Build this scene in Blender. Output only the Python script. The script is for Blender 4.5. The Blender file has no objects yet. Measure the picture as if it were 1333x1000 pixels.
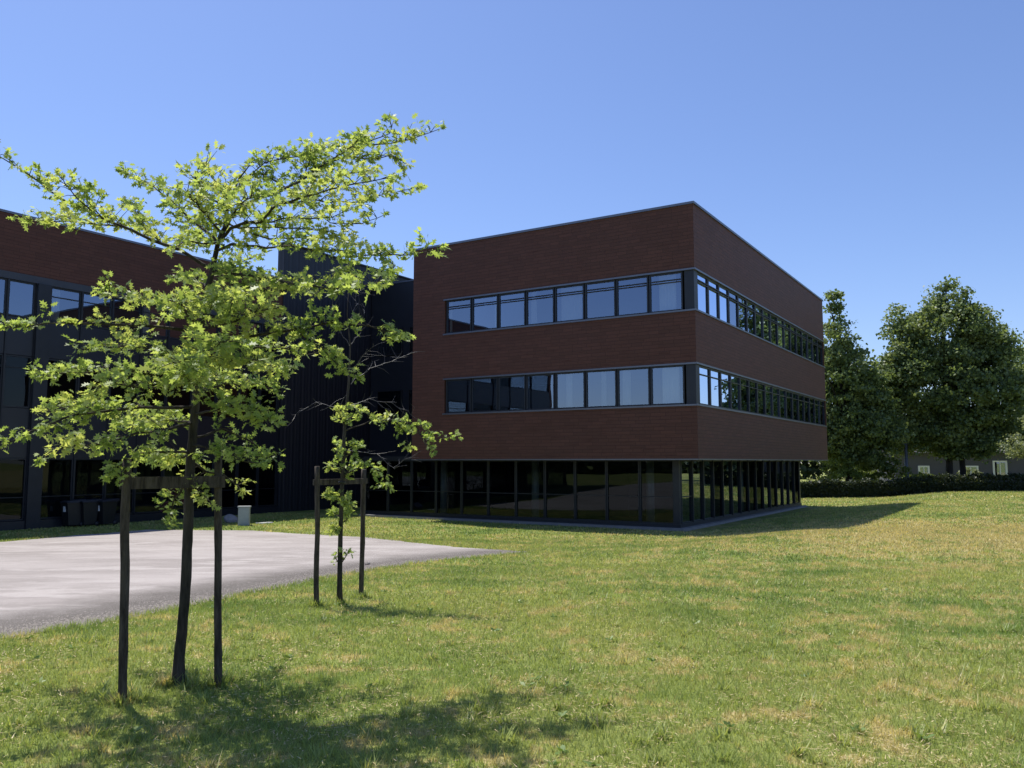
import bpy, bmesh, math, random
import numpy as np
from mathutils import Vector, Matrix, noise
random.seed(7); rng = np.random.default_rng(7)
R = math.radians
sc = bpy.context.scene
COL = sc.collection
# ------------------------------------------------------------------ camera frame
F = 1079.0; PITCH = math.atan(101/1079); CP, SP = math.cos(PITCH), math.sin(PITCH); EYE = 1.7
def at(px, py, Y):
    Z = 500-py; ry = F*CP-Z*SP
    return Vector(((px-666.5)/ry*Y, Y, EYE+(F*SP+Z*CP)/ry*Y))
CX, CY = 6.87, 30.7                                    # near corner of the office block
def sstep(t):
    t = np.clip(t, 0, 1); return t*t*(3-2*t)
def hgt(x, y):
    t = np.clip((np.asarray(y, float)-6)/25, 0, 1)
    h = -0.95*(sstep(t)*.5+t*.5)
    u = -(np.asarray(x, float)-CX)*.847+(y-CY)*.531
    return h + .38*sstep((-u-0.3)/5.0)*sstep((y-14)/12)

# ------------------------------------------------------------------ mesh helpers
def link(o, parent=None):
    COL.objects.link(o)
    if parent is not None: o.parent = parent
    return o
def tag(o, label=None, cat=None, group=None, kind=None):
    if label: o['label'] = label
    if cat: o['category'] = cat
    if group: o['group'] = group
    if kind: o['kind'] = kind
    return o
def empty(name, loc=(0, 0, 0), rz=0):
    o = bpy.data.objects.new(name, None); o.empty_display_size = .3
    COL.objects.link(o); o.location = loc; o.rotation_euler = (0, 0, rz); return o
class MB:
    def __init__(s): s.v = []; s.f = []; s.sm = []
    def add(s, v, f, smooth=False):
        n = len(s.v); s.v += [tuple(p) for p in v]; s.f += [tuple(i+n for i in q) for q in f]; s.sm += [smooth]*len(f); return s
    def box(s, x0, x1, y0, y1, z0, z1):
        return s.add([(x0,y0,z0),(x1,y0,z0),(x1,y1,z0),(x0,y1,z0),(x0,y0,z1),(x1,y0,z1),(x1,y1,z1),(x0,y1,z1)],
            [(3,2,1,0),(4,5,6,7),(0,1,5,4),(1,2,6,5),(2,3,7,6),(3,0,4,7)])
    def tube(s, pts, rad, n=8, cap=True, jit=0):
        pts = [Vector(p) for p in pts]; V = []; m = len(pts)
        if not hasattr(rad, '__len__'): rad = [rad]*m
        up = Vector((.13, .21, .97))
        for i, p in enumerate(pts):
            d = (pts[min(i+1, m-1)]-pts[max(i-1, 0)]).normalized()
            a = d.cross(up)
            if a.length < .1: a = d.cross(Vector((1, 0, 0)))
            a.normalize(); b = d.cross(a)
            for k in range(n):
                t = 2*math.pi*k/n; r = rad[i]*(1+(random.random()-.5)*jit)
                V.append(p+a*(math.cos(t)*r)+b*(math.sin(t)*r))
        Fc = [(i*n+k, i*n+(k+1) % n, (i+1)*n+(k+1) % n, (i+1)*n+k) for i in range(m-1) for k in range(n)]
        if cap: Fc += [tuple(range(n)), tuple(range((m-1)*n, m*n))[::-1]]
        return s.add(V, Fc, True)
    def build(s, name, mat, parent=None, bevel=0):
        me = bpy.data.meshes.new(name); me.from_pydata(s.v, [], s.f)
        me.polygons.foreach_set('use_smooth', s.sm)
        bm = bmesh.new(); bm.from_mesh(me); bmesh.ops.recalc_face_normals(bm, faces=bm.faces)
        if bevel: bmesh.ops.bevel(bm, geom=list(bm.edges), offset=bevel, segments=2, affect='EDGES', profile=.7)
        bm.to_mesh(me); bm.free(); me.materials.append(mat)
        return link(bpy.data.objects.new(name, me), parent)
def bulk(name, V, nper, faces, mat, parent=None, smooth=False):
    """V: (N,nper,3) copies of one little shape; faces: list of index tuples"""
    N = V.shape[0]; V = V.reshape(-1, 3)
    lens = np.array([len(f) for f in faces]); flat = np.concatenate([np.array(f) for f in faces])
    loops = (np.arange(N)[:, None]*nper+flat[None, :]).ravel()
    tot = np.tile(lens, N); start = np.concatenate([[0], np.cumsum(tot)[:-1]])
    me = bpy.data.meshes.new(name); me.vertices.add(len(V)); me.vertices.foreach_set('co', V.astype(np.float32).ravel())
    me.loops.add(len(loops)); me.loops.foreach_set('vertex_index', loops.astype(np.int32))
    me.polygons.add(len(tot)); me.polygons.foreach_set('loop_start', start.astype(np.int32)); me.polygons.foreach_set('loop_total', tot.astype(np.int32))
    me.update(calc_edges=True); me.materials.append(mat)
    return link(bpy.data.objects.new(name, me), parent)

# ------------------------------------------------------------------ materials
class NT:
    def __init__(s, name):
        s.m = bpy.data.materials.new(name); s.m.use_nodes = True; s.t = s.m.node_tree; s.t.nodes.clear()
        s.out = s.t.nodes.new('ShaderNodeOutputMaterial')
    def n(s, typ, ins=None, **kw):
        q = s.t.nodes.new('ShaderNode'+typ)
        for k, v in kw.items(): setattr(q, k, v)
        for k, v in (ins or {}).items(): s.set(q.inputs[k], v)
        return q
    def set(s, sock, v):
        if isinstance(v, bpy.types.NodeSocket): s.t.links.new(v, sock)
        else:
            if hasattr(sock.default_value, '__len__') and len(sock.default_value) == 4 and len(v) == 3: v = (*v, 1)
            sock.default_value = v
    def pos(s): return s.n('TexCoord').outputs['Object']
    def noise(s, vec, scale, detail=3, rough=.55):
        return s.n('TexNoise', {'Vector': vec, 'Scale': scale, 'Detail': detail, 'Roughness': rough}).outputs['Fac']
    def ramp(s, fac, a, b, c0=(0, 0, 0), c1=(1, 1, 1)):
        r = s.n('ValToRGB', {'Fac': fac}); e = r.color_ramp.elements
        e[0].position = a; e[1].position = b; e[0].color = (*c0, 1); e[1].color = (*c1, 1); return r.outputs[0]
    def mix(s, f, a, b, mode='MIX'):
        q = s.n('Mix', data_type='RGBA', blend_type=mode)
        s.set(q.inputs[0], f); s.set(q.inputs[6], a); s.set(q.inputs[7], b); return q.outputs[2]
    def math(s, op, a, b=0., c=None):
        q = s.n('Math', operation=op); s.set(q.inputs[0], a); s.set(q.inputs[1], b)
        if c is not None: s.set(q.inputs[2], c)
        return q.outputs[0]
    def mapr(s, v, a, b, c=0., d=1.):
        return s.n('MapRange', {'Value': v, 'From Min': a, 'From Max': b, 'To Min': c, 'To Max': d}, interpolation_type='SMOOTHSTEP').outputs[0]
    def bump(s, h, st=.5, dist=.02): return s.n('Bump', {'Height': h, 'Strength': st, 'Distance': dist}).outputs[0]
    def bsdf(s, col, rough=.7, metal=0., normal=None, spec=.5):
        q = s.n('BsdfPrincipled', {'Base Color': col, 'Roughness': rough, 'Metallic': metal, 'Specular IOR Level': spec})
        if normal is not None: s.set(q.inputs['Normal'], normal)
        return q.outputs[0]
    def done(s, sh): s.t.links.new(sh, s.out.inputs[0]); return s.m

def simple(name, col, rough=.6, metal=0., var=.25, scale=6., bumpst=.15, spec=.5):
    t = NT(name); p = t.pos(); f = t.noise(p, scale, 4)
    c = t.mix(f, tuple(x*(1-var) for x in col), tuple(min(1, x*(1+var)) for x in col))
    f2 = t.noise(p, scale*9, 2)
    return t.done(t.bsdf(c, rough, metal, t.bump(f2, bumpst, .004), spec))

def wall_uv(t):                                       # (along the wall, height) for axis-aligned walls
    sp = t.n('SeparateXYZ', {'Vector': t.pos()}).outputs
    return t.n('CombineXYZ', {'X': t.math('ADD', sp[0], sp[1]), 'Y': sp[2], 'Z': 0.}).outputs[0]
def brick_mat():
    t = NT('terracotta_cladding'); uv = wall_uv(t)
    b = t.n('TexBrick', {'Vector': uv, 'Color1': (.100, .051, .042), 'Color2': (.130, .062, .050), 'Mortar': (.058, .033, .030), 'Scale': 1.,
                         'Mortar Size': .0095, 'Mortar Smooth': .3, 'Bias': -.1, 'Brick Width': .62, 'Row Height': .137})
    b.offset = .37; b.offset_frequency = 2; b.squash = .7; b.squash_frequency = 3
    n1 = t.noise(uv, .45, 3); n2 = t.noise(t.n('VectorMath', {0: uv, 1: (1.2, 14, 1)}, operation='MULTIPLY').outputs[0], 1., 4)
    c = t.mix(t.math('MULTIPLY', n1, .6), b.outputs[0], (.085, .038, .028))
    c = t.mix(t.ramp(n2, .55, .8), c, (.070, .030, .023))
    return t.done(t.bsdf(c, .55, 0, t.bump(b.outputs[1], .45, -.010), .12))
def corr_mat():
    t = NT('dark_profiled_metal'); uv = wall_uv(t)
    w = t.n('TexWave', {'Vector': uv, 'Scale': .8, 'Distortion': 0.}, wave_type='BANDS', bands_direction='X').outputs['Fac']
    n = t.noise(uv, .8, 3)
    c = t.mix(t.ramp(w, .3, .8), (.022, .025, .034), (.030, .033, .043)); c = t.mix(t.math('MULTIPLY', n, .5), c, (.028, .030, .036))
    return t.done(t.bsdf(c, .5, .3, t.bump(w, .4, .02)))
def glass_mat(name, base, tint, rough=.0, gcol=(.66, .78, 1.)):
    t = NT(name)
    fr = t.n('Fresnel', {'IOR': 1.5}).outputs[0]
    f = t.math('MINIMUM', t.math('MULTIPLY_ADD', fr, 1.1 if base > .1 else .4, base), .95)
    wob = t.noise(t.pos(), .9, 1)
    gl = t.n('BsdfGlossy', {'Color': gcol, 'Roughness': rough, 'Normal': t.bump(wob, .07, .02)}).outputs[0]
    tr = t.n('BsdfTransparent', {'Color': tint}).outputs[0]
    return t.done(t.n('MixShader', {0: f, 1: tr, 2: gl}).outputs[0])
def leaf_mat(name, c1, c2, trans=.45, c3=None, ns=1.2):
    t = NT(name); ri = t.n('NewGeometry').outputs['Random Per Island']
    c = t.mix(ri, c1, c2)
    if c3: c = t.mix(t.ramp(t.noise(t.pos(), ns, 2), .48, .68), c, c3)
    d = t.bsdf(c, .5, 0, None, .35)
    tc = t.mix(1., c, (1.6, 1.5, .8), 'MULTIPLY')
    tl = t.n('BsdfTranslucent', {'Color': tc}).outputs[0]
    return t.done(t.n('MixShader', {0: trans, 1: d, 2: tl}).outputs[0])
def grass_color(t):
    p = t.pos(); sp = t.n('SeparateXYZ', {'Vector': p}).outputs
    big = t.noise(p, .16, 3); mid = t.noise(p, .75, 4, .6); sm = t.noise(p, 3.2, 4, .65); fine = t.noise(p, 38, 3, .7)
    green = t.mix(t.ramp(mid, .35, .65), (.165, .245, .068), (.32, .385, .130))
    green = t.mix(t.ramp(big, .4, .62), green, (.33, .37, .125))
    straw = t.mix(fine, (.40, .345, .17), (.62, .52, .28))
    # dry band in front of the building towards the right and general dry patches
    bx = t.mapr(sp[0], 2.5, 11); by = t.math('MULTIPLY', t.mapr(sp[1], 14, 22), t.mapr(sp[1], 37, 27))
    band = t.math('MULTIPLY', t.math('MULTIPLY', bx, by), 0.10)
    rt = t.math('MULTIPLY', t.mapr(sp[0], -1., 4.5), .02)
    patch = t.math('ADD', t.math('ADD', t.math('MULTIPLY', mid, .38), t.math('MULTIPLY', sm, .62)), t.math('ADD', band, rt))
    patch = t.mapr(patch, .527, .595)
    return t.mix(t.math('MULTIPLY', patch, .9), green, straw), fine
def ground_mat():
    t = NT('lawn_soil'); c, fine = grass_color(t)
    c = t.mix(t.ramp(fine, .35, .7), t.mix(1., c, (.50, .50, .42), 'MULTIPLY'), t.mix(1., c, (.88, .86, .72), 'MULTIPLY'))
    return t.done(t.bsdf(c, .95, 0, t.bump(fine, .8, .03), .1))
def blade_mat():
    t = NT('grass_blades'); c, fine = grass_color(t); ri = t.n('NewGeometry').outputs['Random Per Island']
    c = t.mix(1., c, t.ramp(ri, 0, 1, (.70, .75, .68), (1.45, 1.38, 1.2)), 'MULTIPLY')
    c = t.mix(t.ramp(ri, .93, .97), c, (.36, .29, .13))
    d = t.bsdf(c, .5, 0, None, .45)
    tl = t.n('BsdfTranslucent', {'Color': t.mix(1., c, (1.3, 1.25, .8), 'MULTIPLY')}).outputs[0]
    return t.done(t.n('MixShader', {0: .38, 1: d, 2: tl}).outputs[0])
def asphalt_mat():
    t = NT('old_pale_asphalt'); p = t.pos()
    a = t.noise(t.n('VectorMath', {0: p, 1: (.55, 1.1, 1)}, operation='MULTIPLY').outputs[0], .35, 6, .65)
    st = t.noise(t.n('VectorMath', {0: p, 1: (.6, 1.2, 1)}, operation='MULTIPLY').outputs[0], .9, 5, .7)
    g = t.noise(p, 55, 3, .8); v = t.n('TexVoronoi', {'Vector': p, 'Scale': 70.}).outputs['Distance']
    c = t.mix(t.ramp(a, .42, .58), (.275, .248, .230), (.350, .318, .298))
    c = t.mix(t.ramp(st, .5, .62), c, (.385, .352, .330))
    # grime along the near edge: attribute painted by distance to that edge
    e = t.n('Attribute', attribute_name='edge').outputs['Fac']
    em = t.math('MULTIPLY', t.mapr(t.math('ADD', e, t.math('MULTIPLY', t.noise(p, 1.6, 4, .7), 1.3)), 3.0, 1.3), .92)
    c = t.mix(em, c, (.10, .090, .080))
    c = t.mix(t.math('MULTIPLY', t.ramp(g, .45, .75), .5), c, (.15, .14, .14))
    c = t.mix(t.ramp(t.noise(p, 150, 1), .64, .7), c, (.5, .47, .46))
    return t.done(t.bsdf(c, .95, 0, t.bump(v, .6, .006), .0))
def bark_mat(name, a, b, sc_=14):
    t = NT(name); p = t.pos(); q = t.n('VectorMath', {0: p, 1: (1, 1, .18)}, operation='MULTIPLY').outputs[0]
    n = t.noise(q, sc_, 5, .7); c = t.mix(t.ramp(n, .35, .65), a, b)
    return t.done(t.bsdf(c, .9, 0, t.bump(n, .8, .02), .2))

M = dict(
    brick=brick_mat(), corr=corr_mat(),
    frame=simple('dark_aluminium', (.030, .034, .042), .45, .5, .2, 3),
    fascia=simple('grey_blue_fascia', (.055, .062, .078), .5, .4, .15, 2),
    panel=simple('dark_panel', (.020, .023, .032), .35, .2, .2, 1.2),
    coping=simple('coping_metal', (.16, .17, .20), .4, .8, .15, 3),
    roof=simple('roof_felt', (.06, .06, .065), .9),
    concrete=simple('plinth_concrete', (.23, .22, .215), .9, 0, .3, 2.5, .5),
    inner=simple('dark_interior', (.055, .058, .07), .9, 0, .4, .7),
    curtain=simple('pale_blind', (.62, .62, .60), .9, 0, .1, 2),
    lamp=simple('pale_metal', (.45, .45, .47), .5, .3),
    glass=glass_mat('window_glass', .23, (.50, .56, .60)),
    glass_g=glass_mat('ground_floor_glass', .015, (.35, .40, .42), gcol=(.6, .68, .75)),
    ground=ground_mat(), blade=blade_mat(), asphalt=asphalt_mat(),
    bark=bark_mat('young_oak_bark', (.022, .019, .016), (.085, .072, .060)),
    bark2=bark_mat('old_bark', (.018, .016, .014), (.05, .045, .04), 5),
    twig=simple('bare_twig', (.065, .06, .065), .45, 0, .3, 20),
    stake=bark_mat('weathered_stake', (.030, .024, .020), (.12, .098, .080), 22),
    strap=simple('rubber_strap', (.015, .015, .016), .6),
    oak=leaf_mat('oak_leaf', (.115, .18, .050), (.38, .48, .17), .5, (.44, .49, .19), 2.2),
    red=leaf_mat('red_leaf', (.07, .025, .035), (.13, .05, .055), .4),
    maple=leaf_mat('dark_leaf', (.065, .105, .048), (.18, .24, .100), .38, (.20, .25, .11), .45),
    hedge=leaf_mat('hedge_leaf', (.018, .030, .014), (.040, .055, .022), .25),
    bright=leaf_mat('bright_leaf', (.10, .15, .035), (.17, .21, .06), .4),
    silver=leaf_mat('silver_leaf', (.13, .16, .09), (.22, .25, .15), .4),
    wood=leaf_mat('woodland_leaf', (.03, .05, .025), (.07, .10, .045), .25),
    bin=simple('bin_plastic', (.010, .011, .013), .45, 0, .2, 5),
    sticker=simple('white_sticker', (.75, .75, .72), .6, 0, .15, 20),
    cab=simple('cabinet_grp', (.36, .37, .36), .6, 0, .15, 6),
    rock=simple('field_stone', (.24, .23, .22), .9, 0, .4, 5, .8),
    render=simple('house_render', (.085, .085, .11), .9, 0, .15, 1.),
    white=simple('white_frame', (.75, .75, .75), .5, 0, .08, 3),
    tile=simple('roof_tile', (.035, .034, .04), .8, 0, .3, 2.),
    steel=simple('galvanised_post', (.16, .17, .19), .5, .6),
    weed=leaf_mat('weed_leaf', (.12, .19, .05), (.20, .28, .08), .3),
    straw=leaf_mat('dry_straw', (.36, .28, .13), (.62, .52, .30), .25),
    dirt=simple('debris', (.20, .18, .16), .9, 0, .5, 30),
)

# ------------------------------------------------------------------ ground, asphalt, grass
def grid(name, xs, ys, mat):
    X, Y = np.meshgrid(xs, ys); Z = hgt(X, Y); nx, ny = len(xs), len(ys)
    v = np.stack([X, Y, Z], -1).reshape(-1, 3)
    f = [(j*nx+i, j*nx+i+1, (j+1)*nx+i+1, (j+1)*nx+i) for j in range(ny-1) for i in range(nx-1)]
    me = bpy.data.meshes.new(name); me.from_pydata(v.tolist(), [], f); me.materials.append(mat)
    me.polygons.foreach_set('use_smooth', [True]*len(f)); return link(bpy.data.objects.new(name, me))
xs = np.unique(np.concatenate([[-900, -400, -200, -120, -80, -60, -50], np.arange(-40, 61, 1.), [70, 90, 120, 200, 400, 900]]))
ys = np.unique(np.concatenate([[-900, -400, -200, -100, -60, -30, -15, -5], np.arange(0, 71, 1.), [80, 100, 140, 200, 400, 1200]]))
tag(grid('lawn', xs, ys, M['ground']), kind='structure')

near_edge = [(-6.4, 6.3), (-5.1, 8.46), (-4.5, 9.61), (-3.89, 11.68), (-2.98, 15.12), (-1.78, 18.36), (.45, 21.75)]
far_edge = [(-1.44, 23.67), (-4.92, 28.81), (-9.95, 32.3), (-14.25, 32.66), (-15.59, 30.07), (-16.05, 26.34), (-21, 21), (-26, 13), (-25, -6), (-13, -6)]
def ragged(pts, amp, step=.25):
    out = []
    for i, a in enumerate(pts):
        b = pts[(i+1) % len(pts)]; a = Vector(a); b = Vector(b); n = max(1, int((b-a).length/step))
        for k in range(n):
            p = a.lerp(b, k/n); q = noise.noise(Vector((p.x*1.7, p.y*1.7, 3)))*amp + noise.noise(Vector((p.x*6, p.y*6, 9)))*amp*.4
            d = (b-a).normalized(); out.append((p.x-d.y*q, p.y+d.x*q))
    return out
poly = ragged(near_edge+far_edge, .13)
def inpoly(X, Y, P):
    ins = np.zeros(X.shape, bool); n = len(P)
    for i in range(n):
        x0, y0 = P[i]; x1, y1 = P[(i+1) % n]
        c = ((y0 > Y) != (y1 > Y)) & (X < (x1-x0)*(Y-y0)/(y1-y0+1e-12)+x0); ins ^= c
    return ins
def segdist(X, Y, P):
    d = np.full(X.shape, 1e9)
    for (x0, y0), (x1, y1) in zip(P[:-1], P[1:]):
        t = np.clip(((X-x0)*(x1-x0)+(Y-y0)*(y1-y0))/((x1-x0)**2+(y1-y0)**2), 0, 1)
        d = np.minimum(d, np.hypot(X-x0-t*(x1-x0), Y-y0-t*(y1-y0)))
    return d
bm = bmesh.new(); bm.faces.new([bm.verts.new((x, y, 0)) for x, y in poly])
for k in range(-8, 35):
    bmesh.ops.bisect_plane(bm, geom=bm.verts[:]+bm.edges[:]+bm.faces[:], plane_co=(0, k, 0), plane_no=(0, 1, 0))
for k in range(-27, 2):
    bmesh.ops.bisect_plane(bm, geom=bm.verts[:]+bm.edges[:]+bm.faces[:], plane_co=(k, 0, 0), plane_no=(1, 0, 0))
bmesh.ops.triangulate(bm, faces=bm.faces[:])
bmesh.ops.recalc_face_normals(bm, faces=bm.faces[:])
me = bpy.data.meshes.new('asphalt_yard'); bm.to_mesh(me); bm.free()
co = np.zeros(len(me.vertices)*3); me.vertices.foreach_get('co', co); co = co.reshape(-1, 3)
def hlin(x, y):                                        # height of the lawn sheet (1 m rows) at a point
    j = np.floor(y); t = y-j; return hgt(x, j)*(1-t)+hgt(x, j+1)*t
co[:, 2] = hlin(co[:, 0], co[:, 1])+.008
me.vertices.foreach_set('co', co.ravel())
at_ = me.attributes.new('edge', 'FLOAT', 'POINT'); at_.data.foreach_set('value', np.minimum(segdist(co[:, 0], co[:, 1], near_edge), 4).astype(np.float32))
if me.polygons[0].normal.z < 0: me.flip_normals()
me.materials.append(M['asphalt']); yard = link(bpy.data.objects.new('asphalt_yard', me)); tag(yard, kind='structure')

# building footprint (not planted)
def to_uv(X, Y): return -(X-CX)*.847+(Y-CY)*.531, (X-CX)*.5315+(Y-CY)*.847
def blades(y0, y1, dens, h, w):
    xm = .74*y1+2; n = int(dens*(y1-y0)*2*xm)
    X = rng.uniform(-xm, xm, n); Y = rng.uniform(y0, y1, n)
    # clumps
    cx = rng.normal(0, .012+.002*y0, n); k = np.abs(X) < .74*Y+2
    ed = segdist(X, Y, near_edge+far_edge[:7]); inn = inpoly(X, Y, poly)
    u, v = to_uv(X, Y); bld = ((u > -.0) & (v > .75) & (v < 22) & (u < 24)) | (u > 22.9)
    keep = k & (~inn | ((ed < .12) & (rng.random(n) < .35))) & ~bld
    X = X[keep]; Y = Y[keep]; n = len(X)
    pn = np.array([noise.noise(Vector((float(a)*.9, float(b)*.9, 0))) for a, b in zip(X[::8], Y[::8])]); pn = np.repeat(pn, 8)[:n]
    ed = segdist(X, Y, near_edge+far_edge[:7])
    H = h*rng.uniform(.45, 1.25, n)*(1+.0*pn)*(1+.5*np.exp(-ed/.25)); W = w*rng.uniform(.6, 1.3, n)
    Z = hgt(X, Y)
    a = rng.uniform(0, math.tau, n); b = rng.uniform(0, math.tau, n); L = H*rng.uniform(.15, 1.0, n)
    base = np.stack([X, Y, Z], -1); dx = np.stack([np.cos(a)*W, np.sin(a)*W, np.zeros(n)], -1)
    tip = base+np.stack([np.cos(b)*L, np.sin(b)*L, H], -1)
    return np.stack([base-dx, base+dx, tip], 1)
V = np.concatenate([blades(2.6, 4.5, 5200, .045, .0026), blades(4.5, 7, 4200, .045, .003), blades(7, 11, 2300, .047, .0042), blades(11, 17, 1000, .05, .007),
                    blades(17, 28, 360, .055, .012), blades(28, 48, 110, .065, .022), blades(48, 66, 45, .08, .035)])
def tufts(n):
    posts = np.array([(-2.56, 6.54), (-2.76, 6.06), (-2.25, 6.54), (-2.23, 10.96), (-2.48, 10.74), (-2.03, 11.6)])
    y = rng.uniform(3, 22, n)**1.0; x = rng.uniform(-1, 1, n)*(.72*y+1.5)
    x = np.concatenate([x, np.repeat(posts[:, 0], 16)+rng.normal(0, .07, 96)]); y = np.concatenate([y, np.repeat(posts[:, 1], 16)+rng.normal(0, .06, 96)])
    ok = ~inpoly(x, y, poly); x, y = x[ok], y[ok]; k = 26; m = len(x)
    s_ = rng.uniform(.5, 1.4, m)[:, None]; s_[-96:] *= 1.25; X = x[:, None]+rng.normal(0, .022, (m, k))*s_; Y = y[:, None]+rng.normal(0, .022, (m, k))*s_
    Z = hgt(X, Y); a = rng.uniform(0, math.tau, (m, k)); w = .0042*s_*rng.uniform(.7, 1.4, (m, k)); H = rng.uniform(.035, .085, (m, k))*s_; Ln = H*rng.uniform(.3, 1.3, (m, k))
    b = np.stack([X, Y, Z], -1); dx = np.stack([-np.sin(a)*w, np.cos(a)*w, 0*w], -1); tip = b+np.stack([np.cos(a)*Ln, np.sin(a)*Ln, H], -1)
    return np.stack([b-dx, b+dx, tip], 2).reshape(-1, 3, 3)
V = np.concatenate([V, tufts(2600)])
def litter(n):
    y = 2.8+22*rng.random(n)**1.6; x = rng.uniform(-1, 1, n)*(.72*y+1.5)
    dens = np.array([noise.noise(Vector((float(a_)*1.3, float(b_)*1.3, 5))) for a_, b_ in zip(x, y)])
    ok = ~inpoly(x, y, poly) & (dens > rng.uniform(-.35, .35, n)); x, y = x[ok], y[ok]; m = len(x)
    a = rng.uniform(0, math.tau, m); l = rng.uniform(.02, .06, m); w = rng.uniform(.002, .004, m)*(1+y*.06); z = hgt(x, y)+rng.uniform(.012, .04, m)
    b = np.stack([x, y, z], -1); d = np.stack([np.cos(a)*l, np.sin(a)*l, rng.uniform(-.2, .3, m)*l], -1); s_ = np.stack([-np.sin(a)*w, np.cos(a)*w, 0*w], -1)
    return np.stack([b-s_, b+s_, b+d], 1)
tag(bulk('dry_grass_litter', litter(90000), 3, [(0, 1, 2)], M['straw']), 'dry straw coloured clippings lying in the lawn', 'dry grass', kind='stuff')
tag(bulk('lawn_grass', V, 3, [(0, 1, 2)], M['blade']), 'short mown lawn grass, green with dry straw coloured patches', 'grass', kind='stuff')
# gravel and grit along the near edge of the asphalt
def pebbles(n):
    t = rng.random(n)*(len(near_edge)-1); i = t.astype(int); f = t-i; P = np.array(near_edge)
    p = P[i]*(1-f[:, None])+P[np.minimum(i+1, len(P)-1)]*f[:, None]
    d = P[np.minimum(i+1, len(P)-1)]-P[i]; nrm = np.stack([-d[:, 1], d[:, 0]], -1)/np.linalg.norm(d, axis=1)[:, None]
    off = np.abs(rng.normal(0, .34, n))-.05; p = p+nrm*off[:, None]
    tet = np.array([(1, 0, 0), (-.5, .87, 0), (-.5, -.87, 0), (0, 0, 1.)])
    s = rng.uniform(.004, .016, n)[:, None, None]; a = rng.uniform(0, 6.28, n)
    c, s2 = np.cos(a)[:, None], np.sin(a)[:, None]
    q = np.stack([tet[:, 0]*c-tet[:, 1]*s2, tet[:, 0]*s2+tet[:, 1]*c, np.tile(tet[:, 2], (n, 1))*.8], -1)*s
    z = hgt(p[:, 0], p[:, 1])+.007
    return q+np.concatenate([p, z[:, None]], 1)[:, None, :]
tag(bulk('edge_grit', pebbles(9000), 4, [(0, 1, 3), (1, 2, 3), (2, 0, 3)], M['dirt']), 'loose grit and debris along the near edge of the asphalt', 'gravel', kind='stuff')

# ------------------------------------------------------------------ office building
B = empty('office_building', (CX, CY, 0), math.atan2(-.531, .847))
tag(B, 'three storey dark red clad office building with black ground floor glazing and long wing', 'office building')
TOP = 11.46; W1 = (7.38, 8.97); W2 = (3.80, 5.38); SOF = 1.81; GL = -.95; LU = 13.5; LV = 22.8
def part(mb, name, m, parent=B, bevel=0): return mb.build(name, M[m], parent, bevel)
# cladding bands (each a ring of four walls)
def ring(x0, x1, y0, y1, z0, z1, t=.3):
    return MB().box(x0, x1, y0, y0+t, z0, z1).box(x0, x1, y1-t, y1, z0, z1).box(x0, x0+t, y0+t, y1-t, z0, z1).box(x1-t, x1, y0+t, y1-t, z0, z1)
for z0, z1 in ((W1[1], TOP), (W2[1], W1[0]), (SOF, W2[0])):
    part(ring(-LU, 0, 0, LV, z0, z1), 'cladding_band', 'brick')
for z0, z1 in (W1, W2):                                # solid bits beside the window strips
    part(MB().box(-LU, -11.68, 0, .3, z0, z1).box(-LU, -LU+.3, .3, LV, z0, z1).box(-LU+.3, -.3, LV-.3, LV, z0, z1).box(-.3, 0, LV-.12, LV, z0, z1), 'cladding_pier', 'brick')
part(MB().box(-LU+.3, -.3, .3, LV-.3, SOF-.02, SOF+.2), 'soffit', 'panel')
part(MB().box(-LU-.05, .05, -.05, .32, TOP, TOP+.09).box(-.32, .05, .32, LV+.05, TOP, TOP+.09).box(-LU-.05, -LU+.32, .32, LV+.05, TOP, TOP+.09), 'roof_coping', 'coping')
part(MB().box(-LU+.32, -.32, .32, LV-.1, TOP-.35, TOP-.25), 'roof', 'roof')
# slabs + core: the dark rooms behind the panes
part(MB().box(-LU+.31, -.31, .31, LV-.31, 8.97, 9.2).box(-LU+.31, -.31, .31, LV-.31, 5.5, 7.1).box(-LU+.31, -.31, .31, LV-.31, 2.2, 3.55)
     .box(-11.5, -5.5, 6, 20, -.9, 1.75).box(-11.5, -5.5, 6, 20, 3.56, 5.49).box(-11.5, -5.5, 6, 20, 7.11, 8.96), 'interior', 'inner')
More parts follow.
